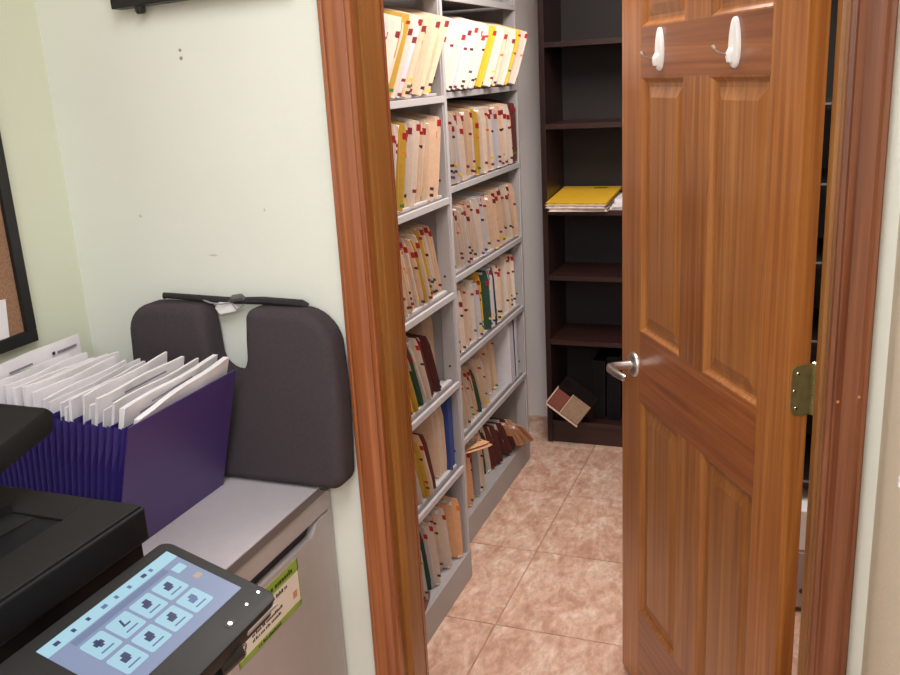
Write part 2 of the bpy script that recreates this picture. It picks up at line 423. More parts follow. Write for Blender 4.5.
# hinges on the hinge edge: leaf plate, knuckle, screws
for zc, full in ((.2, 0), (1.053, 1), (1.82, 0)):
    bm = bmesh.new()
    pts = []
    w0, w1, h0, h1, rc = .002, DT+.004, zc-.0445, zc+.0445, .014
    for (cx, cz, a0) in ((w0+rc, h1-rc, 90), (w0+rc, h0+rc, 180)):
        for q in range(6):
            a = R(a0+q*18); pts.append((cx+rc*math.cos(a), cz+rc*math.sin(a)))
    pts += [(w1, h0), (w1, h1)]
    prism(bm, pts, -.0022, .0004, 'yz')
    leaf = obj('hinge_leaf', bm, M_brass, door)
    for k in range(5):
        z0 = zc-.0445+k*.0178
        bm = bmesh.new(); tube(bm, [(-.004, DT+.008, z0+.0004), (-.004, DT+.008, z0+.0174)], .0062, 12); obj('knuckle', bm, M_brass, leaf, smooth=True)
    bm = bmesh.new(); tube(bm, [(-.004, DT+.008, zc+.0445), (-.004, DT+.008, zc+.047), (-.004, DT+.008, zc+.0485)], [.0068, .0068, .004], 12); obj('pin_head', bm, M_screw, leaf, smooth=True)
    for (y, z) in ((.013, zc+.03), (.0075, zc), (.012, zc-.031)):
        bm = bmesh.new(); tube(bm, [(-.0015, y, z), (-.003, y, z)], [.0036, .0025], 10); obj('screw', bm, M_screw, leaf)

# adhesive hooks on the frieze rail
def hook(s, label):
    t = thing('adhesive_hook', label, 'hook', group='white hooks on the door')
    t.matrix_world = frame_matrix(H0+du*s+Vector((0, 0, 1.617)), du, -dn, (0, 0, 1))   # local y out of the door face
    bm = bmesh.new(); n = 20; rings = []
    for (d, k) in ((0, 1), (.004, 1), (.0075, .86), (.009, .55)):
        rg = []
        for q in range(n):
            a = 2*math.pi*q/n
            wz = .017 + .003*math.sin(a)*-1
            rg.append(bm.verts.new((k*wz*math.cos(a)*(1 if abs(math.sin(a)) < .99 else 1), d, .043*math.sin(a)*(.6+.4*k))))
        rings.append(rg)
    for i in range(len(rings)-1):
        for q in range(n): bm.faces.new((rings[i][q], rings[i][(q+1) % n], rings[i+1][(q+1) % n], rings[i+1][q]))
    bm.faces.new(rings[0][::-1]); bm.faces.new(rings[-1])
    obj('plate', bm, M_hook, t, smooth=True)
    bm = bmesh.new(); tube(bm, [(0, .006, -.012), (0, .011, -.02), (0, .011, -.032)], [.009, .009, .006], 12); obj('hook_base', bm, M_hook, t, smooth=True)
    bm = bmesh.new(); tube(bm, [(0, .010, -.020), (0, .026, -.018), (0, .038, -.012), (0, .042, -.006)], [.0022, .002, .002, .002], 8)
    tube(bm, [(0, .041, -.008), (0, .0435, -.003)], [.0032, .0026], 8)
    obj('wire_hook', bm, M_nickel, t, smooth=True)
hook(.540, 'white plastic adhesive hook on the door rail over the lock side panel')
hook(.222, 'white plastic adhesive hook on the door rail over the hinge side panel')

# ------------------------------------------------------------------ grey metal shelving
def shelving(label, xf, depth, y0, y1, levels, ztop):
    t = thing('metal_shelving', label, 'shelving', (xf, y0, 0), group='grey filing shelves')
    L_ = y1-y0
    for yy in (0, L_-.03):
        for xx in (-.042, -depth):
            bm = bmesh.new(); box(bm, xx, xx+.042, yy, yy+.03, .0, ztop, bev=.002)
            u = obj('upright', bm, M_shelf, t)
        # punched holes on the front post
            if xx == -.042:
                for z in [zz+.07 for zz in levels]:
                    bm = bmesh.new(); tube(bm, [(-.021, yy-.0004, z), (-.021, yy+.001, z)], .004, 8); obj('hole', bm, M_black, u)
        bxo('side_panel', (-depth+.042, -.042, yy+.012, yy+.017, .1, ztop), M_shelf, t)
    bxo('post_face', (0.0002, .004, L_-.022, L_-.004, .1, ztop), M_shelf_lip, t)
    bxo('post_face', (0.0002, .004, .004, .022, .1, ztop), M_shelf_lip, t)
    bxo('back_panel', (-depth-.004, -depth-.0005, 0, L_, .1, ztop), M_shelf, t)
    for z in levels:                        # z = bottom of the front lip
        s = bxo('shelf', (-depth+.004, -.006, .032, L_-.032, z+.018, z+.022), M_shelf, t)
        bxo('front_lip', (-.004, .006, .024, L_-.024, z+.002, z+.0205), M_shelf_lip, s, bev=.0015)
        bxo('label_rail', (-.028, -.014, .034, L_-.034, z+.022, z+.029), M_shelf_lip, s, bev=.001)
        bxo('groove', (-.0135, -.0045, .034, L_-.034, z+.0205, z+.0223), M_cabedge, s)
    bxo('shelf', (-depth+.004, -.004, .032, L_-.032, .092, .1), M_shelf, t)
    bxo('kick_plate', (-.004, .006, 0, L_, 0, .1), M_shelf, t, bev=.0015)
    bxo('label_rail', (-.05, -.044, .034, L_-.034, .1, .106), M_shelf_lip, t)
    bxo('top_panel', (-depth, 0, 0, L_, ztop, ztop+.02), M_shelf, t)
    return t
NEAR_X, FAR_X = -.972, -1.052
N_LV = [.387, .669, .951, 1.236, 1.523, 1.806]
F_LV = [.372, .661, .944, 1.236, 1.527, 1.815]
shelving('grey metal filing shelves beside the wooden door frame', NEAR_X, .36, 1.60, 2.515, N_LV, 2.12)
shelving('grey metal filing shelves beside the white end wall', FAR_X, .36, 2.53, 3.492, F_LV, 2.12)

# ------------------------------------------------------------------ file folders
FM = dict(
    manila=mat('folder_manila', srgb(220, 188, 158), .75, var=.05, vscale=60, randv=.1),
    cream=mat('folder_cream', srgb(220, 202, 186), .75, var=.05, vscale=60, randv=.1),
    white=mat('folder_white', srgb(202, 196, 198), .75, var=.04, vscale=60, randv=.08),
    peach=mat('folder_peach', srgb(224, 172, 128), .75, var=.06, vscale=60, randv=.08),
    yellow=mat('folder_yellow', srgb(232, 180, 40), .7, var=.05, vscale=60, randv=.08),
    ochre=mat('folder_ochre', srgb(198, 158, 58), .75, var=.06, vscale=60, randv=.1),
    maroon=mat('folder_maroon', srgb(104, 52, 46), .7, var=.08, vscale=60, randv=.15),
    green=mat('folder_green', srgb(46, 82, 62), .7, var=.08, vscale=60, randv=.12),
    blue=mat('folder_blue', srgb(44, 62, 124), .5, randv=.12),
    navy=mat('folder_navy', srgb(30, 38, 62), .6, randv=.12),
    grey=mat('folder_grey', srgb(158, 150, 150), .75, randv=.12))
TABM = dict(red=mat('tab_red', srgb(166, 34, 38), .5, randv=.12), yel=mat('tab_yellow', srgb(226, 196, 40), .5), grn=mat('tab_green', srgb(60, 120, 60), .5),
            blu=mat('tab_blue', srgb(64, 76, 130), .5), blk=mat('tab_black', srgb(52, 42, 48), .5), org=mat('tab_orange', srgb(226, 126, 52), .5), wine=mat('tab_wine', srgb(130, 36, 48), .5))

def folder_shape(t, W, h, bend, flop, seed):
    """returns meshes (cover, sheets) and a function giving the edge centre at height z"""
    rr = random.Random(seed)
    nx, nz = 3, 5
    wob = rr.uniform(-.003, .003)
    def cen(x, z):
        k = z/h
        return bend*k*k + flop*(-x/W)*k + wob*math.sin(3*k+x*20)*k
    def half(x, z):
        k = z/h
        return t*.5*(.55+.45*math.sin(min(1, k*1.25)*math.pi*.5))
    bm = bmesh.new(); th = .0011
    for side in (-1, 1):
        hx_ = .010 if side > 0 else 0.0          # the rear sheet carries the end tab
        hz_ = .008 if side > 0 else 0.0
        grid = []
        for off in (0, 1):
            g = []
            for i in range(nx+1):
                col = []
                for j in range(nz+1):
                    x = -W*(1-i/nx) + hx_*(i/nx)
                    z = (h+hz_)*j/nz
                    if i == nx and j == nz: z -= .014; x -= .006
                    if i == nx and j == 0: z += .005; x -= .003
                    y = cen(min(0, x), z) + side*(half(x, z) - off*th)
                    col.append(bm.verts.new((x, y, z)))
                g.append(col)
            grid.append(g)
        for off in (0, 1):
            g = grid[off]
            for i in range(nx):
                for j in range(nz): bm.faces.new((g[i][j], g[i+1][j], g[i+1][j+1], g[i][j+1]))
        a, b_ = grid
        rim = [(i, 0) for i in range(nx)]+[(nx, j) for j in range(nz)]+[(i, nz) for i in range(nx, 0, -1)]+[(0, j) for j in range(nz, 0, -1)]
        for q in range(len(rim)):
            (i0, j0), (i1, j1) = rim[q], rim[(q+1) % len(rim)]
            bm.faces.new((a[i0][j0], a[i1][j1], b_[i1][j1], b_[i0][j0]))
        if side < 0: low = [a[i][0] for i in range(nx+1)]
        else:
            for i in range(nx): bm.faces.new((low[i], low[i+1], a[i+1][0], a[i][0]))      # the fold along the bottom
    cover = mesh_of('cover', bm); cover.materials.append(None)
    bm = bmesh.new(); grid = []
    for side in (-1, 1):
        g = []
        for i in range(nx+1):
            col = []
            for j in range(nz+1):
                x = -W+.004+(W-.020+rr.uniform(-.006, .006))*i/nx; z = .003+(h-.014)*j/nz
                y = cen(min(0, x), z)+side*max(.0004, half(x, z)-.0016)
                col.append(bm.verts.new((x, y, z)))
            g.append(col)
        grid.append(g)
    for g in grid:
        for i in range(nx):
            for j in range(nz): bm.faces.new((g[i][j], g[i+1][j], g[i+1][j+1], g[i][j+1]))
    a, b_ = grid
    rim = [(i, 0) for i in range(nx)]+[(nx, j) for j in range(nz)]+[(i, nz) for i in range(nx, 0, -1)]+[(0, j) for j in range(nz, 0, -1)]
    for q in range(len(rim)):
        (i0, j0), (i1, j1) = rim[q], rim[(q+1) % len(rim)]
        bm.faces.new((a[i0][j0], a[i1][j1], b_[i1][j1], b_[i0][j0]))
    sheets = mesh_of('sheets', bm); sheets.materials.append(M_sheet)
    return dict(cover=cover, sheets=sheets, edge=lambda z: cen(0, z)+half(0, z)-.0006, t=t, h=h, W=W)

bm = bmesh.new(); box(bm, -.011, .0008, -.0012, .0012, 0, .018, bev=.0005, seg=1); TAB_ME = mesh_of('colour_tab', bm); TAB_ME.materials.append(None)
bm = bmesh.new(); box(bm, -.010, .0008, -.0011, .0011, 0, .009, bev=.0005, seg=1); TAB_SM = mesh_of('colour_tab', bm); TAB_SM.materials.append(None)
SHAPES = []
for ti, t in enumerate((.011, .016, .021, .028)):
    for k in range(4):
        SHAPES.append(folder_shape(t, .292+rnd.uniform(-.006, .008), .228+rnd.uniform(-.012, .010), rnd.uniform(-.006, .010), rnd.uniform(-.012, .012), 100+ti*10+k))

def add_folder(pos, lean, shape, colour, label, group, name='file_folder', tabs=None, roty=0, rotz=0):
    f = thing(name, label, 'binder' if name == 'ring_binder' else 'folder', pos, 0, group)
    f.rotation_euler = (-lean, roty, rotz)
    c = obj('cover', shape['cover'], FM[colour], f)
    obj('sheets', shape['sheets'], M_sheet, f)
    for (z, col, big) in (tabs or []):
        tb = obj('colour_tab', TAB_ME if big else TAB_SM, TABM[col], f)
        tb.location = (.0102 if z < shape['h']-.03 else .0072, shape['edge'](z+.01), z)
    return f

def rand_tabs(h, dense):
    out = []
    if rnd.random() < .85*dense: out.append((h-.032-rnd.choice((0, 0, .008, .016, .03)), rnd.choice(('red', 'red', 'wine')), rnd.random() < .75))
    if rnd.random() < .25*dense: out.append((h-.075-rnd.random()*.03, rnd.choice(('wine', 'org', 'blk')), False))
    z = .010+rnd.random()*.014
    for q in range(rnd.choice((1, 2, 3, 3))):
        if rnd.random() < .5*dense:
            out.append((z, rnd.choice(('wine', 'blk', 'blk', 'blu', 'grn', 'yel', 'blk', 'wine')), False))
        z += .016+rnd.random()*.008
    return out

ORD = {0: 'bottom', 1: 'second', 2: 'third', 3: 'fourth', 4: 'fifth', 5: 'sixth', 6: 'seventh'}
NAMEC = dict(manila='manila', cream='cream', white='white', peach='peach', yellow='yellow', ochre='ochre', maroon='maroon', green='dark green', blue='blue', navy='navy blue', grey='grey')
def fill(bay, level, y0, y1, lean, seq, tsel=(1, 2), dense=1.0, prot=(-.03, .012), dlean=0.0, out=0.0):
    xf = NEAR_X if bay == 'N' else FAR_X
    z = .1 if level == 0 else (N_LV if bay == 'N' else F_LV)[level-1]+.022
    where = 'by the wooden door frame' if bay == 'N' else 'by the white end wall'
    group = 'folders on the %s shelf up %s' % (ORD[level], where)
    y = y0; i = 0
    while True:
        ln = lean + dlean*(y-y0)/(max(.01, y1-y0)) + rnd.uniform(-.7, .7)
        la = R(ln)
        k = rnd.choice(tsel); sh = SHAPES[k*4+rnd.randrange(4)]
        step = (sh['t']*1.04+.0012)/math.cos(la)
        if y+step > y1: break
        col = (seq[i] if i < len(seq) else rnd.choice(('manila', 'cream'))) if isinstance(seq, list) else rnd.choice(seq)
        tabs = rand_tabs(sh['h'], dense)
        lab = '%s file folder on %s shelf up in grey shelving %s' % (NAMEC[col], ORD[level], where)
        add_folder((xf-.012+rnd.uniform(*prot), y+step/2, z+.0005+sh['t']*.30*abs(math.sin(la))), la, sh, col, lab, group, tabs=tabs, roty=R(out+rnd.uniform(-1.5, 1.5)*(out != 0)))
        y += step; i += 1
    return y
m_ = ('manila', 'manila', 'cream', 'cream', 'white')
# beside the door frame
fill('N', 5, 2.02, 2.395, 27, ['white', 'cream', 'cream', 'white', 'cream', 'ochre', 'cream', 'cream', 'white', 'cream', 'manila', 'white', 'cream', 'ochre', 'manila', 'cream', 'manila', 'cream', 'manila'], tsel=(0, 1, 1), prot=(-.02, .015), out=8)
fill('N', 4, 2.06, 2.44, 5, ['cream', 'manila', 'white', 'cream', 'manila', 'white', 'ochre', 'cream', 'yellow', 'white', 'cream', 'cream', 'white', 'manila', 'cream'], tsel=(0, 1, 1, 2), prot=(-.03, .005), out=4)
fill('N', 3, 2.14, 2.475, -22, ['manila', 'manila', 'cream', 'manila', 'manila', 'cream', 'manila', 'cream', 'manila', 'manila', 'ochre', 'cream', 'manila', 'ochre'], tsel=(0, 1, 2), prot=(-.03, 0))
fill('N', 2, 2.10, 2.39, -26, ['manila', 'ochre', 'yellow', 'yellow', 'ochre', 'cream', 'green', 'cream', 'cream', 'maroon', 'maroon', 'maroon', 'maroon', 'maroon'], prot=(-.03, 0), dense=.6)
fill('N', 2, 2.41, 2.475, -6, ['manila', 'cream', 'manila'], prot=(-.06, -.03), dense=.4)
fill('N', 1, 2.12, 2.345, -22, ['manila', 'green', 'green', 'cream', 'manila', 'ochre', 'manila', 'cream', 'maroon', 'manila'], prot=(-.03, .0), dense=.6)
fill('N', 1, 2.37, 2.425, -6, ['manila', 'cream', 'manila'], tsel=(0, 1), prot=(-.03, -.01), dense=.3)
fill('N', 0, 2.10, 2.415, -14, ['cream', 'white', 'manila', 'white', 'cream', 'green', 'green', 'white', 'cream', 'manila', 'cream', 'white', 'manila', 'cream'], prot=(-.03, 0), dense=.7)
# beside the end wall
fill('F', 6, 2.80, 3.00, 8, ('grey', 'cream', 'white'), tsel=(3,), dense=.4)
fill('F', 5, 2.59, 3.36, 27, ['white', 'white', 'cream', 'white', 'cream', 'white', 'cream', 'white', 'cream', 'cream', 'white', 'white', 'cream', 'cream', 'white', 'cream', 'cream', 'white', 'cream', 'white', 'yellow', 'cream', 'manila', 'cream', 'cream', 'manila', 'cream', 'manila', 'cream', 'manila', 'cream', 'cream', 'manila', 'yellow', 'yellow', 'cream', 'ochre', 'white', 'cream'], tsel=(0, 1, 2), prot=(-.01, .04), out=8)
fill('F', 4, 2.68, 3.41, -17, ['cream', 'cream', 'white', 'cream', 'cream', 'white', 'manila', 'cream', 'cream', 'manila', 'manila', 'manila', 'manila', 'manila', 'cream', 'ochre', 'yellow', 'ochre', 'cream', 'manila', 'cream', 'white', 'manila', 'cream', 'white', 'manila', 'cream', 'white'], tsel=(0, 1, 2, 2), prot=(-.025, .02), out=3)
fill('F', 4, 3.415, 3.455, -17, ['maroon', 'maroon'], tsel=(1,), prot=(0, .01), out=3)
fill('F', 3, 2.68, 3.45, -22, m_+('white',), tsel=(0, 1, 2, 2), prot=(-.03, .01), out=2)
fill('F', 2, 2.61, 3.44, -9, ['manila', 'cream', 'manila', 'manila', 'cream', 'manila', 'cream', 'manila', 'cream', 'manila', 'cream', 'manila', 'cream', 'manila', 'cream', 'navy', 'white', 'ochre', 'ochre', 'yellow', 'manila', 'green', 'white', 'white', 'navy', 'navy', 'cream', 'manila', 'manila', 'cream', 'manila', 'cream', 'manila'], tsel=(1, 2, 2), prot=(-.03, .005))
fill('F', 1, 2.68, 3.07, -24, ['cream', 'manila', 'cream', 'manila', 'manila', 'cream', 'manila', 'cream', 'manila', 'cream', 'manila', 'manila', 'green'], tsel=(1, 2), prot=(-.04, -.005))
fill('F', 1, 3.12, 3.27, -14, ['manila', 'cream', 'manila', 'maroon'], tsel=(1, 2), prot=(-.06, -.03), dense=.6)
fill('F', 0, 2.58, 2.985, -9, ['cream', 'white', 'cream', 'manila', 'white', 'cream', 'grey', 'cream', 'white', 'manila', 'peach', 'manila', 'peach', 'navy', 'grey', 'manila', 'cream'], tsel=(1, 2), prot=(-.03, .005), dense=.7)
def slump(y, lean, col, k, prot):
    sh = SHAPES[k]; la = R(lean)
    add_folder((FAR_X-.012+prot, y, .1005+sh['t']*.45*abs(math.sin(la))), la, sh, col, '%s folder slumped over on bottom shelf of grey shelving by end wall' % NAMEC[col], 'slumped folders on the bottom shelf')
for q, (y, ln, col, k, p) in enumerate(((3.025, -14, 'white', 9, -.05), (3.055, -17, 'green', 8, -.04), (3.09, -21, 'cream', 9, -.03), (3.13, -26, 'maroon', 12, -.02), (3.18, -31, 'maroon', 14, -.01), (3.225, -35, 'cream', 9, -.03),
        (3.27, -38, 'maroon', 13, 0), (3.325, -42, 'maroon', 15, .0), (3.365, -46, 'peach', 8, .02), (3.395, -50, 'manila', 5, .03), (3.424, -54, 'peach', 6, .05))):
    slump(y, ln, col, k, p)
# an orange folder lying across the tops of the standing ones
sh = SHAPES[5]
add_folder((FAR_X-.02, 2.72, .340), R(101), SHAPES[1], 'peach', 'peach folder laid flat across standing folders on the bottom shelf', 'loose folders on the shelves', rotz=R(-14))
# a maroon folder jutting over the kick plate
add_folder((NEAR_X+.016, 2.00, .108), R(86), SHAPES[2], 'maroon', 'maroon folder lying flat and jutting past the bottom shelf edge', 'loose folders on the shelves', rotz=R(10))

# ring binders: boards, spine, paper block
def binder(pos, t, h, W, lean, spine, board, label, paper=True):
    f = thing('ring_binder', label, 'binder', pos); f.rotation_euler = (-R(lean), 0, 0)
    for s in (-1, 1):
        bxo('board', (-W, 0, s*t/2-.0015, s*t/2+.0015, 0, h), board, f, bev=.001)
    bxo('spine', (-.002, .002, -t/2, t/2, 0, h), spine, f, bev=.001)
    bxo('sheets', (-W+.008, -.004, -t/2+.004, t/2-.006, .006, h-.012), M_sheet if board is not M_black else M_black, f)
    return f
binder((NEAR_X-.016, 2.440, .4095), .017, .235, .25, -1, FM['blue'], FM['blue'], 'slim blue binder on second shelf up beside manila folders by door frame')
binder((NEAR_X-.020, 2.466, .4095), .02, .245, .25, 0, FM['blue'], FM['blue'], 'taller blue binder against the shelf upright by door frame')
binder((FAR_X-.012, 3.345, .394), .05, .25, .26, -4, FM['white'], FM['white'], 'thick white binder on second shelf up near white end wall')
binder((FAR_X-.012, 3.405, .394), .03, .255, .26, -3, FM['white'], FM['blue'], 'blue sided binder with white spine near white end wall')
# wide peach jacket at the end of the bottom shelf
add_folder((NEAR_X-.008, 2.448, .1015), R(-8), SHAPES[14], 'peach', 'wide peach folder at the end of the bottom shelf by door frame', 'loose folders on the shelves', tabs=[(.17, 'org', True)])

# ------------------------------------------------------------------ dark bookcase at the end wall
BX0, BX1, BY0, BY1 = -1.018, -.118, 3.68, 3.975
bk = thing('bookcase', 'tall espresso brown bookcase against the white end wall', 'bookcase', (BX0, BY0, 0))
BW, BD = BX1-BX0, BY1-BY0
bxo('side', (0, .022, 0, BD, 0, 2.1), M_dark, bk, bev=.001); bxo('side', (BW-.022, BW, 0, BD, 0, 2.1), M_dark, bk, bev=.001)
bxo('back', (.022, BW-.022, BD-.008, BD, .02, 2.09), M_darkback, bk)
bxo('kick', (.022, BW-.022, .012, .03, 0, .085), M_darkh, bk)
SHZ = [.085, .455, .739, 1.016, 1.365, 1.682, 2.08]
for z in SHZ: bxo('shelf', (.022, BW-.022, .002, BD-.008, z, z+.02), M_darkh, bk, bev=.001)
zt = 1.036
# stack of files with a yellow one on top
def flat_file(name, label, x0, x1, y0, y1, z, t, colm, rz, lines=False, tilt=0):
    o = thing(name, label, 'folder', ((x0+x1)/2, (y0+y1)/2, z), R(rz), 'files lying in the bookcase')
    w_, d_ = (x1-x0)/2, (y1-y0)/2
    o.rotation_euler = (R(tilt), 0, R(rz)); o.location.z += d_*math.sin(R(tilt))
    bxo('lower_cover', (-w_, w_, -d_, d_, 0, .0012), colm, o)
    bxo('sheets', (-w_+.006, w_-.004, -d_+.004, d_-.006, .0012, t-.0012), M_sheet, o)
    bxo('upper_cover', (-w_, w_, -d_, d_, t-.0012, t), colm, o)
    if lines:
        bxo('title_print', (w_*.1, w_*.55, d_*.72, d_*.84, t, t+.0004), mat('dark_print', srgb(110, 86, 30), .7), o)
    return o
zz = zt+.0005
flat_file('file_folder', 'manila file at the bottom of the yellow topped stack in bookcase', -.990, -.745, 3.645, 3.955, zz, .014, FM['manila'], 2)
flat_file('file_folder', 'cream file in the middle of the yellow topped stack in bookcase', -.992, -.742, 3.64, 3.945, zz+.0145, .012, FM['cream'], -2, tilt=2.6)
flat_file('file_folder', 'bright yellow folder lying on top of the file stack in bookcase', -.992, -.738, 3.645, 3.95, zz+.027, .009, FM['yellow'], -1, True, tilt=5.5)
for k in range(4):
    o = bxo('paper_ream', (-.105, .105, -.13, .13, 0, .011), M_paper)
    o.location = (-.625+rnd.uniform(-.012, .012), 3.825, zz+k*.0115); o.rotation_euler = (0, 0, R(rnd.uniform(-4, 4)))
    tag(o, 'sheaf of white papers stacked beside yellow folder in bookcase', 'paper', 'white papers in the bookcase')
# case leaning in the bottom of the bookcase
lc = thing('leaning_case', 'brown two tone tray case tipped against the bookcase bottom shelf', 'case')
ex = Vector((.80, .06, -.60)).normalized(); ey0 = Vector((.55, .22, .80)); ez = ex.cross(ey0).normalized(); ey = ez.cross(ex).normalized(); ex, ey, ez = ex*.82, ey*.82, ez*.82
lc.matrix_world = frame_matrix((-1.008, 3.632, .205), ex, ey, ez)
M_caser = mat('case_red_brown', srgb(124, 62, 48), .6, var=.12, vscale=60); M_caset = mat('case_tan', srgb(150, 122, 96), .6, var=.12, vscale=60); M_casel = mat('case_pale_edge', srgb(206, 176, 154), .5)
M_cased = mat('case_black', srgb(24, 17, 15), .85, spec=.1)
bxo('tray', (0, .205, 0, .19, 0, .022), M_cased, lc, bev=.002)
bxo('red_panel', (.006, .083, .008, .105, .022, .0245), M_caser, lc)
bxo('tan_panel', (.092, .199, .008, .125, .022, .03), M_caset, lc)
bxo('edge', (0, .205, -.006, .004, 0, .028), M_casel, lc, bev=.0015); bxo('edge', (-.004, .003, 0, .11, 0, .028), M_casel, lc, bev=.0015)
bxo('edge', (.0845, .090, .004, .125, .022, .0315), M_casel, lc, bev=.001)
bm = bmesh.new(); tube(bm, [(.022+.014*math.cos(a*.7), .155+.014*math.sin(a*.7), .023+.002*(a % 2)) for a in range(10)], .004, 8); obj('knob', bm, M_cased, lc, smooth=True)
# black bag and binder on the bookcase floor shelf
for k, (x, t_, h_) in enumerate(((-.80, .05, .27), (-.735, .055, .29), (-.668, .05, .28))):
    binder((x, 3.74, .1055), t_, h_, .22, 0, M_copier2, M_black, 'black binder standing on the lowest bookcase shelf').rotation_euler = (0, 0, R(-90))
for o in C.objects:
    if o.get('label') == 'black binder standing on the lowest bookcase shelf': o['group'] = 'black binders in the bookcase'

# ------------------------------------------------------------------ dark rack and boxes glimpsed through the hinge gap
rk = thing('storage_rack', 'black open storage rack behind the door seen through hinge gap', 'rack', (-.18, 2.66, 0))
for x in (0, .94):
    for y in (0, .34): bxo('post', (x, x+.03, y, y+.03, 0, 2.0), M_black, rk)
for z in (.40, .83, 1.055, 1.27, 1.48, 1.97):
    s = bxo('shelf', (0.001, .969, .001, .369, z-.02, z-.004), M_black, rk)
    bxo('edge_strip', (.03, .94, -.004, .001, z-.008, z-.003), mat('dull_steel', srgb(150, 146, 146), .4, metal=.6), s)
bxo('back_panel', (.001, .969, .37, .376, .1, 2.0), M_black, rk)
du_ = thing('drawer_unit', 'low grey drawer box on the floor behind the door', 'drawers', (-.10, 2.585, 0))
bxo('body', (0, .42, .006, .36, .012, .205), M_greybox, du_, bev=.003)
for k in range(2):
    d_ = bxo('drawer', (.006+.207*k, .207+.207*k, 0, .006, .02, .197), M_greybox, du_, bev=.001)
    for q in (.55, .72) if k == 0 else (.1, .25):
        bm = bmesh.new(); tube(bm, [(.006+.207*k+.2*q, 0, .075), (.006+.207*k+.2*q, -.006, .075)], [.006, .007], 10); obj('knob', bm, M_black, d_, smooth=True)
for k in range(2): bxo('foot', (.03+.33*k, .06+.33*k, .05, .3, 0, .012), M_black, du_)
pb = thing('paper_box', 'white carton standing on the grey drawer box behind the door', 'box', (-.06, 2.59, .2055))
bxo('carton', (0, .31, 0, .23, 0, .10), M_white, pb, bev=.002); bxo('lid', (-.001, .311, -.001, .231, .10, .125), M_white, pb, bev=.002)

# ------------------------------------------------------------------ office: grey cabinet
cb = thing('storage_cabinet', 'low grey laminate cabinet under the seat cushion and purple file', 'cabinet', (-.845, .88, 0))
DY = .56
bxo('carcass', (-.54, -.016, 0, DY, .05, .832), M_cab, cb, bev=.001)
bxo('plinth', (-.53, -.04, .01, DY-.01, 0, .05), M_cabedge, cb)
wt = bxo('worktop', (-.54, .002, -.004, DY+.006, .832, .853), M_cabtop, cb, bev=.0015)
bxo('edge_band', (.0015, .0028, -.004, DY+.006, .8335, .8505), M_cabedge, wt)
bxo('top_rail', (-.016, 0, 0, DY, .793, .831), M_cab, cb, bev=.001)
bxo('end_strip', (-.016, 0, DY-.014, DY, .05, .792), M_cab, cb, bev=.001)
pts = [(.004, .055), (DY-.016, .055), (DY-.016, .789), (DY-.045, .789)]
pts += [(DY-.062, .785), (DY-.072, .772), (DY-.082, .766), (.09, .766), (.08, .772), (.07, .785), (.05, .789), (.004, .789)]
bm = bmesh.new(); prism(bm, pts, -.015, .001, 'yz'); dr = obj('door', bm, M_cab, cb)
bxo('pull_recess', (-.0155, -.0148, .06, DY-.05, .76, .792), M_black, dr)
# printed sticker on the cabinet door
y0, y1, z0, z1 = 1.088-.88, 1.296-.88, .661, .757
stk = bxo('sticker', (.001, .0014, y0, y1, z0, z1), M_cream, cb, label='cream and green printed sticker')
bxo('green_band', (.0014, .0017, y0, y1, z1-.024, z1), M_green, stk); bxo('green_band', (.0014, .0017, y0, y1, z0, z0+.011), M_green, stk)
bxo('green_band', (.0014, .0017, y1-.0025, y1, z0, z1), M_green, stk); bxo('green_band', (.0014, .0017, y0, y0+.0025, z0, z1), M_green, stk)
M_dkgreen = mat('dark_green_ink', srgb(38, 56, 20), .6); M_inkk = mat('black_ink', srgb(46, 38, 42), .7)
def words(parent, ya, yb, z, h, material, xo=.0017, seed=1):
    r_ = random.Random(seed); bm = bmesh.new(); y = ya
    while y < yb:
        wl = r_.uniform(.6, 1.0)*h
        if y+wl > yb: break
        box(bm, xo, xo+.0002, y, y+wl*.72, z, z+h*r_.choice((.7, .7, 1.0)))
        y += wl*(.95 if r_.random() > .2 else 1.5)
    obj('print_line', bm, material, parent)
words(stk, y0+.045, y1-.010, z1-.018, .010, M_dkgreen, .0018, 3)
words(stk, y0+.07, y1-.040, z1-.037, .007, M_inkk, .0015, 4)
words(stk, y0+.04, y1-.075, z1-.052, .004, M_ink, .0015, 5)
words(stk, y0+.045, y1-.06, z1-.064, .006, M_inkk, .0015, 6)
words(stk, y0+.045, y1-.065, z1-.074, .006, M_inkk, .0015, 7)
words(stk, y0+.06, y1-.07, z0+.0025, .006, M_dkgreen, .0018, 8)
bm = bmesh.new()
for (cy, cz, r_) in ((y0+.018, z0+.031, .008), (y0+.018, z0+.031, .0045), (y0+.018, z0+.019, .004)):
    tube(bm, [(.0018, cy+r_*math.cos(a*.5236), cz+r_*math.sin(a*.5236)) for a in range(13)], .0008, 4)
obj('emblem', bm, M_inkk, stk)
bxo('picture_patch', (.0015, .0018, y1-.026, y1-.012, z1-.072, z1-.058), mat('patch_orange', srgb(206, 150, 116), .6), stk)

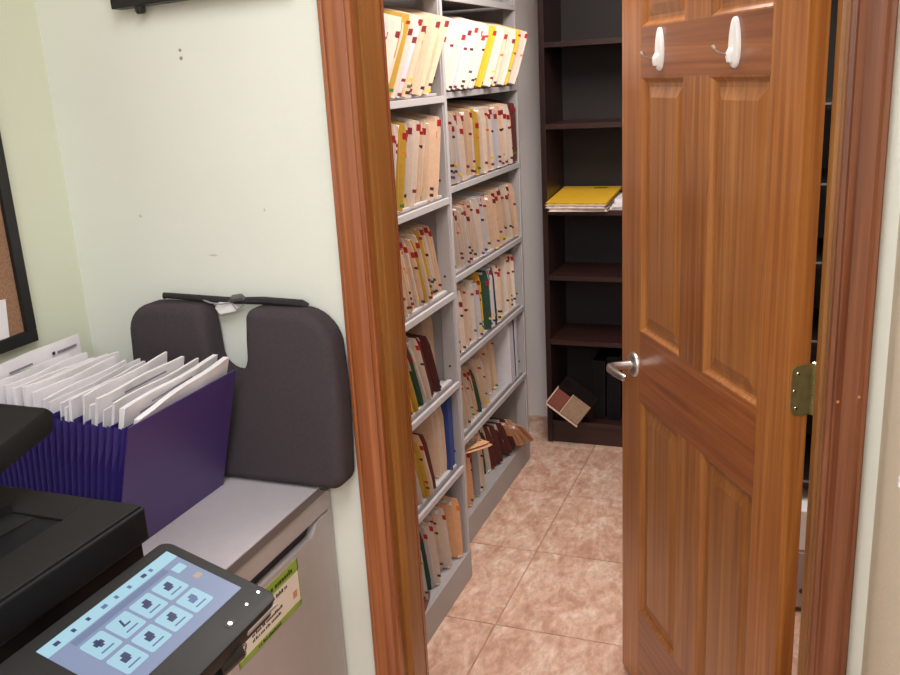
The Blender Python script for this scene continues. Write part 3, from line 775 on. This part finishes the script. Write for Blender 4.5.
# ------------------------------------------------------------------ purple expanding file
ZB = .8535
def filept(u, v, z):
    """u 0..1 from left cover to right cover, v 0 front .. 1 back, z 0..1"""
    xb = -1.325+(-1.036+1.325)*u; xt = -1.335+(-.960+1.335)*u
    yf_b = 1.095-.035*u; yf_t = 1.10-.048*u
    yb_b = 1.365-.005*u; yb_t = 1.36-.020*u
    x = xb+(xt-xb)*z
    y = (yf_b+(yf_t-yf_b)*z)*(1-v)+(yb_b+(yb_t-yb_b)*z)*v
    return Vector((x, y, ZB+.248*z))
ef = thing('expanding_file', 'purple accordion expanding file on the grey cabinet', 'file', (0, 0, 0))
ef.location = (-1.18, 1.22, ZB)
def eo(name, bm, m_, smooth=False):
    o = obj(name, bm, m_, ef, smooth); o.matrix_parent_inverse = Matrix.Translation((1.18, -1.22, -ZB)); return o
def slab(u0, u1, v0, v1, z0, z1):
    bm = bmesh.new()
    v = [bm.verts.new(filept(u, v_, z)) for u in (u0, u1) for v_ in (v0, v1) for z in (z0, z1)]
    for f in ((0, 1, 3, 2), (4, 6, 7, 5), (0, 4, 5, 1), (2, 3, 7, 6), (0, 2, 6, 4), (1, 5, 7, 3)): bm.faces.new([v[i] for i in f])
    return bm
eo('cover', slab(1, 1.007, -.02, 1.0, 0, 1.0), M_purple); eo('cover', slab(-.007, 0, -.02, 1.0, 0, 1.0), M_purple)
eo('base', slab(0, 1, 0, 1, 0, .006), M_purple2)
NP = 22
for v0, s in ((0, 1), (1, -1)):
    bm = bmesh.new(); cols = []
    for i in range(2*NP+1):
        u = i/(2*NP); d = (.0 if i % 2 == 0 else .05)*s
        sag = .02*math.sin(u*math.pi)
        cols.append([bm.verts.new(filept(u, v0+d, z)+Vector((0, 0, (-.012*(i % 2)-sag*.3)*(z > .9)))) for z in (0.0, .33, .66, .985)])
    for i in range(2*NP):
        for j in range(3): bm.faces.new((cols[i][j], cols[i+1][j], cols[i+1][j+1], cols[i][j+1]))
    eo('pleated_gusset', bm, M_purple2)
for i in range(1, 13):
    u = i/13
    eo('divider', slab(u-.002, u+.002, .06, .95, .01, .94+.0*i), M_purple2)

def envelope(u, lift, y0, y1, thick, tilt, label, group, name='envelope', seed=0, printed=0, win=False):
    """paper standing in the file at pocket u"""
    r_ = random.Random(seed)
    b0, t0 = filept(u, .5, .05), filept(u, .5, 1)
    ax = (t0-b0); slope = ax.x/ax.z
    h = .222+lift
    e = thing(name, label, 'mail', (b0.x, 0, b0.z), 0, group)
    nx, nz = 7, 4; bm = bmesh.new(); g2 = []
    ph = r_.uniform(0, 6)
    for s in (-1, 1):
        g = []
        for i in range(nx+1):
            col = []
            for j in range(nz+1):
                y = y0+(y1-y0)*i/nx; z = h*j/nz+tilt*(i/nx-.5)*(j/nz)
                wv = .0035*math.sin(ph+i*1.1)*(j/nz)+r_.uniform(-.0006, .0006)
                x = slope*z+s*thick/2*(.4+.6*math.sin(math.pi*min(.5, j/nz+.15)))+wv
                col.append(bm.verts.new((x, y+r_.uniform(-.0015, .0015), z)))
            g.append(col)
        g2.append(g)
    for g in g2:
        for i in range(nx):
            for j in range(nz): bm.faces.new((g[i][j], g[i+1][j], g[i+1][j+1], g[i][j+1]))
    a, b_ = g2
    rim = [(i, 0) for i in range(nx)]+[(nx, j) for j in range(nz)]+[(i, nz) for i in range(nx, 0, -1)]+[(0, j) for j in range(nz, 0, -1)]
    for q in range(len(rim)):
        (i0, j0), (i1, j1) = rim[q], rim[(q+1) % len(rim)]
        bm.faces.new((a[i0][j0], a[i1][j1], b_[i1][j1], b_[i0][j0]))
    obj('sheet', bm, M_paper, e, smooth=False)
    def pr(ya, yb, zh, hh, m2, nm='print_line'):
        bm = bmesh.new()
        zz0 = h-zh
        v = []
        for (yy, zq) in ((ya, zz0), (yb, zz0), (yb, zz0+hh), (ya, zz0+hh)):
            dz = tilt*((yy-y0)/(y1-y0)-.5)
            v.append((slope*(zq)+thick/2+.0052, yy, zq+dz))
        for k_ in (0, .0004):
            pass
        lo = [bm.verts.new(c) for c in v]; hi = [bm.verts.new((c[0]+.0004, c[1], c[2])) for c in v]
        bm.faces.new(lo); bm.faces.new(hi[::-1])
        for k_ in range(4): bm.faces.new((lo[k_], lo[(k_+1) % 4], hi[(k_+1) % 4], hi[k_]))
        obj(nm, bm, m2, e)
    if printed == 1:
        pr(y1-.075, y1-.068, .020, .006, M_inkk, 'logo_mark'); pr(y1-.062, y1-.012, .021, .005, M_ink); pr(y0+.045, y0+.1, .022, .004, M_ink); pr(y0+.05, y0+.085, .031, .003, M_ink)
    elif printed == 2:
        pr(y0+.03, y0+.12, .02, .0035, M_ink); pr(y0+.06, y0+.17, .012, .003, M_ink)
    if win:
        pr(y0+.02, y0+.10, .040, .024, M_inkb, 'window'); pr(y0+.015, y0+.1, .062, .004, M_inkb)
    return e
ENV = 'mail standing in the purple file'
envelope(.035, .060, 1.12, 1.345, .003, .004, 'white letter with printed logo and name nearest the left wall in file', ENV, seed=1, printed=1)
envelope(.10, .040, 1.117, 1.29, .003, 0, 'white envelope with a blue address window in purple file', ENV, seed=2, win=True)
n_env = 15
for k in range(n_env):
    u = .16+.67*k/(n_env-1)
    printed = 2 if k in (3, 6, 8, 12) else 0
    lab = 'white folded letter with printed lines standing in purple file' if printed else 'plain white envelope standing in purple file'
    envelope(u, rnd.uniform(.018, .042), 1.118-.045*u+rnd.uniform(0, .018), 1.325+rnd.uniform(-.02, .012), rnd.uniform(.003, .007), rnd.uniform(-.006, .012), lab, ENV, seed=20+k, printed=printed)
envelope(.895, .036, 1.08, 1.335, .010, .012, 'stuffed white envelope beside the purple file cover', ENV, seed=50, printed=2)
envelope(.955, .026, 1.085, 1.33, .012, .030, 'crumpled white papers against the purple file cover', ENV, seed=51)

# ------------------------------------------------------------------ seat cushion leaning on the wall
def cushion_outline():
    hw, h = .2265, .348
    pts = []
    def arc(cx, cz, r, a0, a1, n):
        for q in range(n+1):
            a = R(a0+(a1-a0)*q/n); pts.append((cx+r*math.cos(a), cz+r*math.sin(a)))
    arc(-hw+.035, .035, .035, 180, 270, 6)
    arc(hw-.030, .030, .030, 270, 360, 6)
    pts.append((hw+.004, .14)); pts.append((hw+.003, .22))
    arc(hw-.075, h-.075, .075, 0, 90, 9)
    pts.append((.085, h))
    # into the U notch
    arc(.068, h-.022, .022, 80, 170, 5)
    pts += [(.0420, h-.06), (.0405, h-.085)]
    arc(0, h-.092, .040, 0, -180, 14)
    pts += [(-.0405, h-.085), (-.0420, h-.06)]
    arc(-.068, h-.022, .022, 10, 100, 5)
    pts.append((-.085, h))
    arc(-hw+.06, h-.06, .06, 90, 180, 8)
    pts.append((-hw-.004, .2)); pts.append((-hw-.004, .12))
    return pts
cu = thing('seat_cushion', 'charcoal fabric seat cushion with U cutout leaning on the wall', 'cushion', (-1.0085, 1.380, .8550))
cu.rotation_euler = (R(-.8), 0, 0)
bm = bmesh.new()
f0, f1, sides = prism(bm, cushion_outline(), 0, .060, 'xz')
bmesh.ops.recalc_face_normals(bm, faces=bm.faces)
bmesh.ops.bevel(bm, geom=list(f0.edges), offset=.0195, segments=6, profile=.5, affect='EDGES')
bm.faces.ensure_lookup_table()
bmesh.ops.bevel(bm, geom=[e for e in bm.edges if all(abs(v.co.y-.060) < 1e-5 for v in e.verts)], offset=.008, segments=3, profile=.5, affect='EDGES')
fo = obj('foam_body', bm, M_foam, cu, smooth=True)
bm = bmesh.new()
tube(bm, [(-.165, .052, .352), (-.16, .046, .358), (-.07, .045, .355), (0, .046, .353), (.07, .044, .356), (.15, .044, .353), (.160, .05, .348)], [.004, .006, .007, .007, .008, .0085, .005], 8)
obj('carry_strap', bm, M_foam2, cu, smooth=True)
bm = bmesh.new(); tube(bm, [(-.005, .040, .352), (.008, .036, .360), (.022, .040, .362), (.030, .046, .354)], [.004, .007, .007, .004], 8); obj('buckle', bm, mat('buckle_grey', srgb(90, 86, 84), .4), cu, smooth=True)
bm = bmesh.new()
prism(bm, [(-.040, .338), (-.030, .326), (.006, .334), (.014, .340), (-.002, .352), (-.028, .352)], .040, .0408); obj('care_label', bm, M_paper, cu)
bm = bmesh.new(); tube(bm, [(-.065, .040, .353), (-.045, .034, .350), (-.02, .033, .348), (.0, .036, .352), (.012, .036, .338), (.03, .036, .348)], .0016, 6); obj('elastic_cord', bm, mat('cord_grey', srgb(150, 146, 146), .6), cu, smooth=True)
bm = bmesh.new(); tube(bm, [(.17, .012, .010), (.18, .006, .004), (.192, .006, .002)], [.004, .005, .003], 8); obj('zip_pull', bm, M_foam2, cu, smooth=True)

# ------------------------------------------------------------------ copier
cp = thing('copier', 'black office copier with lit touch screen beside the grey cabinet', 'copier', (-1.07, .54, 0))
def co(name, dims, m_, bev=.004, parent=None):
    bm = bmesh.new(); box(bm, dims[0]+1.07, dims[1]+1.07, dims[2]-.54, dims[3]-.54, dims[4], dims[5], bev=bev, seg=3)
    return obj(name, bm, m_, parent or cp, smooth=True)
co('cabinet_body', (-1.34, -.82, .24, .85, .03, .88), M_copier2, .008)
for z in (.1, .29, .48): co('paper_drawer', (-.822, -.812, .26, .83, z, z+.175), M_copier, .004)
co('caster_base', (-1.30, -.86, .28, .81, 0, .03), M_black, .002)
co('scanner_deck', (-1.345, -.80, .23, .868, .885, 1.028), M_copier2, .008)
ld = co('document_lid', (-1.345, -.784, .22, .864, 1.032, 1.079), M_copier2, .006)
# top surface: rim, recessed output area
co('lid_rim', (-.86, -.788, .40, .860, 1.0785, 1.0825), M_copier, .0015)
co('lid_rim', (-1.34, -.86, .80, .860, 1.0785, 1.0825), M_copier, .0015)
co('output_tray', (-1.33, -.862, .40, .798, 1.0785, 1.0802), M_copier2, .0005)
bm = bmesh.new()
prism(bm, [(.50-.54, 1.080), (.80-.54, 1.080), (.50-.54, 1.098)], -1.20+1.07, -.905+1.07, 'yz'); obj('output_ramp', bm, M_copier, cp)
bm = bmesh.new()
prism(bm, [(-1.01+1.07, .77-.54), (-.955+1.07, .768-.54), (-.945+1.07, .80-.54), (-.985+1.07, .812-.54)], 1.081, 1.094, 'xy'); obj('paper_stop', bm, M_copier, cp)
co('feeder_head', (-1.33, -.88, .225, .42, 1.079, 1.185), M_copier, .012)
# sloping document tray
bm = bmesh.new()
sl = .23
prof = [(.40, 1.100), (.862, 1.100+sl*.462), (.872, 1.100+sl*.47-.012), (.866, 1.064+sl*.466), (.40, 1.066)]
f0, f1, sd = prism(bm, [(y-.54, z) for y, z in prof], -1.31+1.07, -.918+1.07, 'yz')
bmesh.ops.recalc_face_normals(bm, faces=bm.faces)
bmesh.ops.bevel(bm, geom=list(bm.edges), offset=.005, segments=2, profile=.6, affect='EDGES')
obj('document_tray', bm, M_copier, cp, smooth=True)
# control panel
pB = Vector((-.746, .847, 1.028)); pex = Vector((0, 1, 0)); pey = Vector((-.9522, 0, .3056)); pez = pex.cross(pey)
bm = bmesh.new()
x0, x1, y0, y1, rc = -.272, .019, -.158, .017, .016
pts = []
for (cx, cy, a0) in ((x1-rc, y1-rc, 0), (x0+rc, y1-rc, 90), (x0+rc, y0+rc, 180), (x1-rc, y0+rc, 270)):
    for q in range(6): a = R(a0+q*18); pts.append((cx+rc*math.cos(a), cy+rc*math.sin(a)))
fa, fb, sd = prism(bm, pts, -.026, 0, 'xy')
bmesh.ops.recalc_face_normals(bm, faces=bm.faces)
bmesh.ops.bevel(bm, geom=[e for e in bm.edges if all(abs(v.co.z) < 1e-6 for v in e.verts)], offset=.0035, segments=2, profile=.6, affect='EDGES')
pn = obj('control_panel', bm, mat('panel_black', srgb(30, 29, 28), .5, spec=.25), cp, smooth=True)
pn.matrix_local = Matrix.Translation((1.07, -.54, 0)) @ frame_matrix(pB, pex, pey, pez)
def emis(name, col, s):
    M = mat(name, col, .3, emit=.84); M.node_tree.nodes['Principled BSDF'].inputs['Base Color'].default_value = (.01, .01, .012, 1); return M
E_bg = emis('screen_slate_blue', srgb(142, 156, 190), .62); E_bar = emis('screen_pale_blue', srgb(178, 224, 240), .8); E_tile = emis('screen_tile_blue', srgb(176, 220, 238), .78)
E_tab = emis('screen_dim_bar', srgb(116, 134, 170), .55); E_icon = emis('screen_icon_navy', srgb(52, 60, 104), .4); E_txt = emis('screen_text_blue', srgb(96, 120, 170), .5); E_or = emis('screen_orange', srgb(196, 172, 150), .5)
def rr_plate(xa, xb, ya, yb, z0, z1, r_):
    bm = bmesh.new(); pts = []
    for (cx, cy, a0) in ((xb-r_, yb-r_, 0), (xa+r_, yb-r_, 90), (xa+r_, ya+r_, 180), (xb-r_, ya+r_, 270)):
        for q in range(4): a = R(a0+q*30); pts.append((cx+r_*math.cos(a), cy+r_*math.sin(a)))
    prism(bm, pts, z0, z1, 'xy'); return bm
SW, SH = .222, .114
obj('screen', rr_plate(-SW, 0, -SH, 0, -.0005, .0006, .001), E_bg, pn, label='lit blue touch screen')
obj('menu_bar', rr_plate(-SW, -.0, -.0165, -.0, .0006, .0009, .0005), E_bar, pn)
obj('tab_bar', rr_plate(-SW+.03, -.03, -.027, -.0185, .0006, .0008, .0005), E_tab, pn)
TW, THH = .0355, .031
for rI in range(2):
    for cI in range(4):
        xa = -.193+cI*.0405; yb = -.031-rI*.036
        obj('app_tile', rr_plate(xa, xa+TW, yb-THH, yb, .0006, .0010, .003), E_tile, pn)
        bm = bmesh.new(); k = rI*4+cI
        ix, iy = xa+TW*.5, yb-.012
        if k in (0,): box(bm, ix-.0065, ix+.0065, iy-.003, iy+.003, .001, .0013); box(bm, ix-.003, ix+.003, iy-.006, iy+.006, .001, .0013)
        elif k == 1:
            prism(bm, [(ix-.005, iy-.005), (ix+.007, iy-.005), (ix+.007, iy-.003), (ix-.001, iy-.003), (ix+.002, iy+.006), (ix-.001, iy+.006)], .001, .0013, 'xy')
        else:
            box(bm, ix-.0065, ix+.004, iy-.006, iy+.002, .001, .0013); box(bm, ix-.002, ix+.0065, iy-.003, iy+.006, .001, .00135)
        obj('icon', bm, E_icon if k != 7 else E_txt, pn)
        bm = bmesh.new(); box(bm, xa+.008, xa+TW-.008, yb-.0255, yb-.0235, .001, .0012); obj('caption', bm, E_txt, pn)
for q, x in enumerate((-.205, -.178, -.155, -.13, -.108, -.085, -.06, -.045)):
    bm = bmesh.new(); box(bm, x, x+(.005 if q % 3 else .008), -.011, -.006, .0009, .0012); obj('menu_mark', bm, E_icon if q in (0, 1, 2, 6) else E_txt, pn)
obj('app_tile', rr_plate(-.026, -.008, -.038, -.026, .0006, .0009, .002), E_bar, pn); obj('notice_mark', rr_plate(-.02, -.008, -.062, -.054, .0006, .0009, .001), E_or, pn)
M_led = mat('white_led', srgb(250, 250, 250), .3, emit=2.0)
for (x, y, r_) in ((-.062, -.139, .0028), (-.022, -.136, .0018), (.006, -.135, .002)):
    bm = bmesh.new(); tube(bm, [(x, y, -.0002), (x, y, .0012)], r_, 10); obj('status_light', bm, M_led, pn)
obj('home_key', rr_plate(-.069, -.054, -.143, -.135, .0, .0006, .002), M_blackm, pn)
bm = bmesh.new(); box(bm, -.05, .012, -.1595, -.1575, -.016, -.010); obj('edge_strip', bm, M_greybox, pn)
# panel bracket
bm = bmesh.new(); tube(bm, [(-.82+1.07, .72-.54, .955), (-.72+1.07, .72-.54, .965), (-.66+1.07, .735-.54, .962)], [.03, .028, .022], 14); obj('panel_arm', bm, M_black, cp, smooth=True)
bm = bmesh.new(); tube(bm, [(-.625+1.07, .755-.54, .945), (-.615+1.07, .79-.54, .95)], [.02, .018], 14); obj('hinge_knob', bm, M_black, cp, smooth=True)

# ------------------------------------------------------------------ wall things
tv = thing('wall_monitor', 'black framed flat monitor hung high on the pale wall', 'monitor', (-1.183, YW, 1.744))
tv.rotation_euler = (0, R(-2.2), 0)
bxo('housing', (0, .37, -.034, -.006, 0, .26), M_black, tv, bev=.003)
bxo('screen', (.014, .356, -.0352, -.034, .016, .246), M_blackm, tv)
bxo('wall_bracket', (.1, .27, -.006, 0, .06, .2), M_black, tv)
bm = bmesh.new(); tube(bm, [(.052, -.02, .001), (.052, -.02, -.008), (.052, -.02, -.012)], [.010, .0095, .007], 12); obj('foot', bm, M_black, tv, smooth=True)

bb = thing('bulletin_board', 'cork bulletin board in a black frame on the left wall', 'board', (XL, 1.296, 1.148))
BL, BH, FW = .62, .62, .024
bxo('cork_panel', (.002, .010, -BL+.01, -.01, .01, BH-.01), M_cork, bb)
bxo('frame_rail', (0, .018, -BL, 0, 0, FW), M_black, bb, bev=.002); bxo('frame_rail', (0, .018, -BL, 0, BH-FW, BH), M_black, bb, bev=.002)
bxo('frame_stile', (0, .018, -FW, 0, FW, BH-FW), M_black, bb, bev=.002); bxo('frame_stile', (0, .018, -BL, -BL+FW, FW, BH-FW), M_black, bb, bev=.002)
for k, (y, z, w_, h_, a) in enumerate(((1.135, 1.285, .20, .15, 8), (1.16, 1.176, .15, .075, -6), (.95, 1.45, .2, .26, 2))):
    o = bxo('pinned_note', (0, .0008, -w_/2, w_/2, 0, h_), M_paper)
    o.location = (XL+.0105, y, z); o.rotation_euler = (R(a), 0, 0)
    tag(o, ['white note pinned mid height on the cork board', 'white card pinned low on the cork board', 'white sheet pinned high on the cork board'][k], 'note', 'notes on the cork board')

sw = thing('light_switch', 'white toggle light switch on the beige wall', 'switch', (XR, .994, 1.158))
bxo('plate', (-.006, 0, -.035, .035, -.058, .058), M_hook, sw, bev=.002)
bm = bmesh.new(); prism(bm, [(-.006, -.012), (-.006, .008), (-.019, .006), (-.020, -.002)], -.005, .005, 'xz'); obj('toggle', bm, M_hook, sw)
for z in (-.03, .03):
    bm = bmesh.new(); tube(bm, [(-.006, 0, z), (-.0075, 0, z)], .003, 8); obj('screw', bm, M_screw, sw)

# ------------------------------------------------------------------ ceiling lamps (light from the lamps at the top of the script)
def ceiling_lamp(label, x, y, sx, sy):
    t = thing('ceiling_lamp', label, 'lamp', (x, y, ZC))
    bm = bmesh.new()
    for (a, b_, c, d) in ((-sx/2, sx/2, -sy/2, -sy/2+.02), (-sx/2, sx/2, sy/2-.02, sy/2), (-sx/2, -sx/2+.02, -sy/2+.02, sy/2-.02), (sx/2-.02, sx/2, -sy/2+.02, sy/2-.02)): box(bm, a, b_, c, d, -.06, 0)
    obj('housing', bm, M_lampbody, t)
    bxo('diffuser', (-sx/2+.02, sx/2-.02, -sy/2+.02, sy/2-.02, -.05, -.044), M_diff, t)
ceiling_lamp('white panel lamp on the office ceiling by the door', OFFICE_LAMP[0], OFFICE_LAMP[1], .62, 1.22)
ceiling_lamp('white panel lamp on the rear office ceiling', .3, -1.3, 1.22, .62)
ceiling_lamp('white panel lamp on the file room ceiling', CLOSET_LAMP[0], CLOSET_LAMP[1], .56, 1.22)
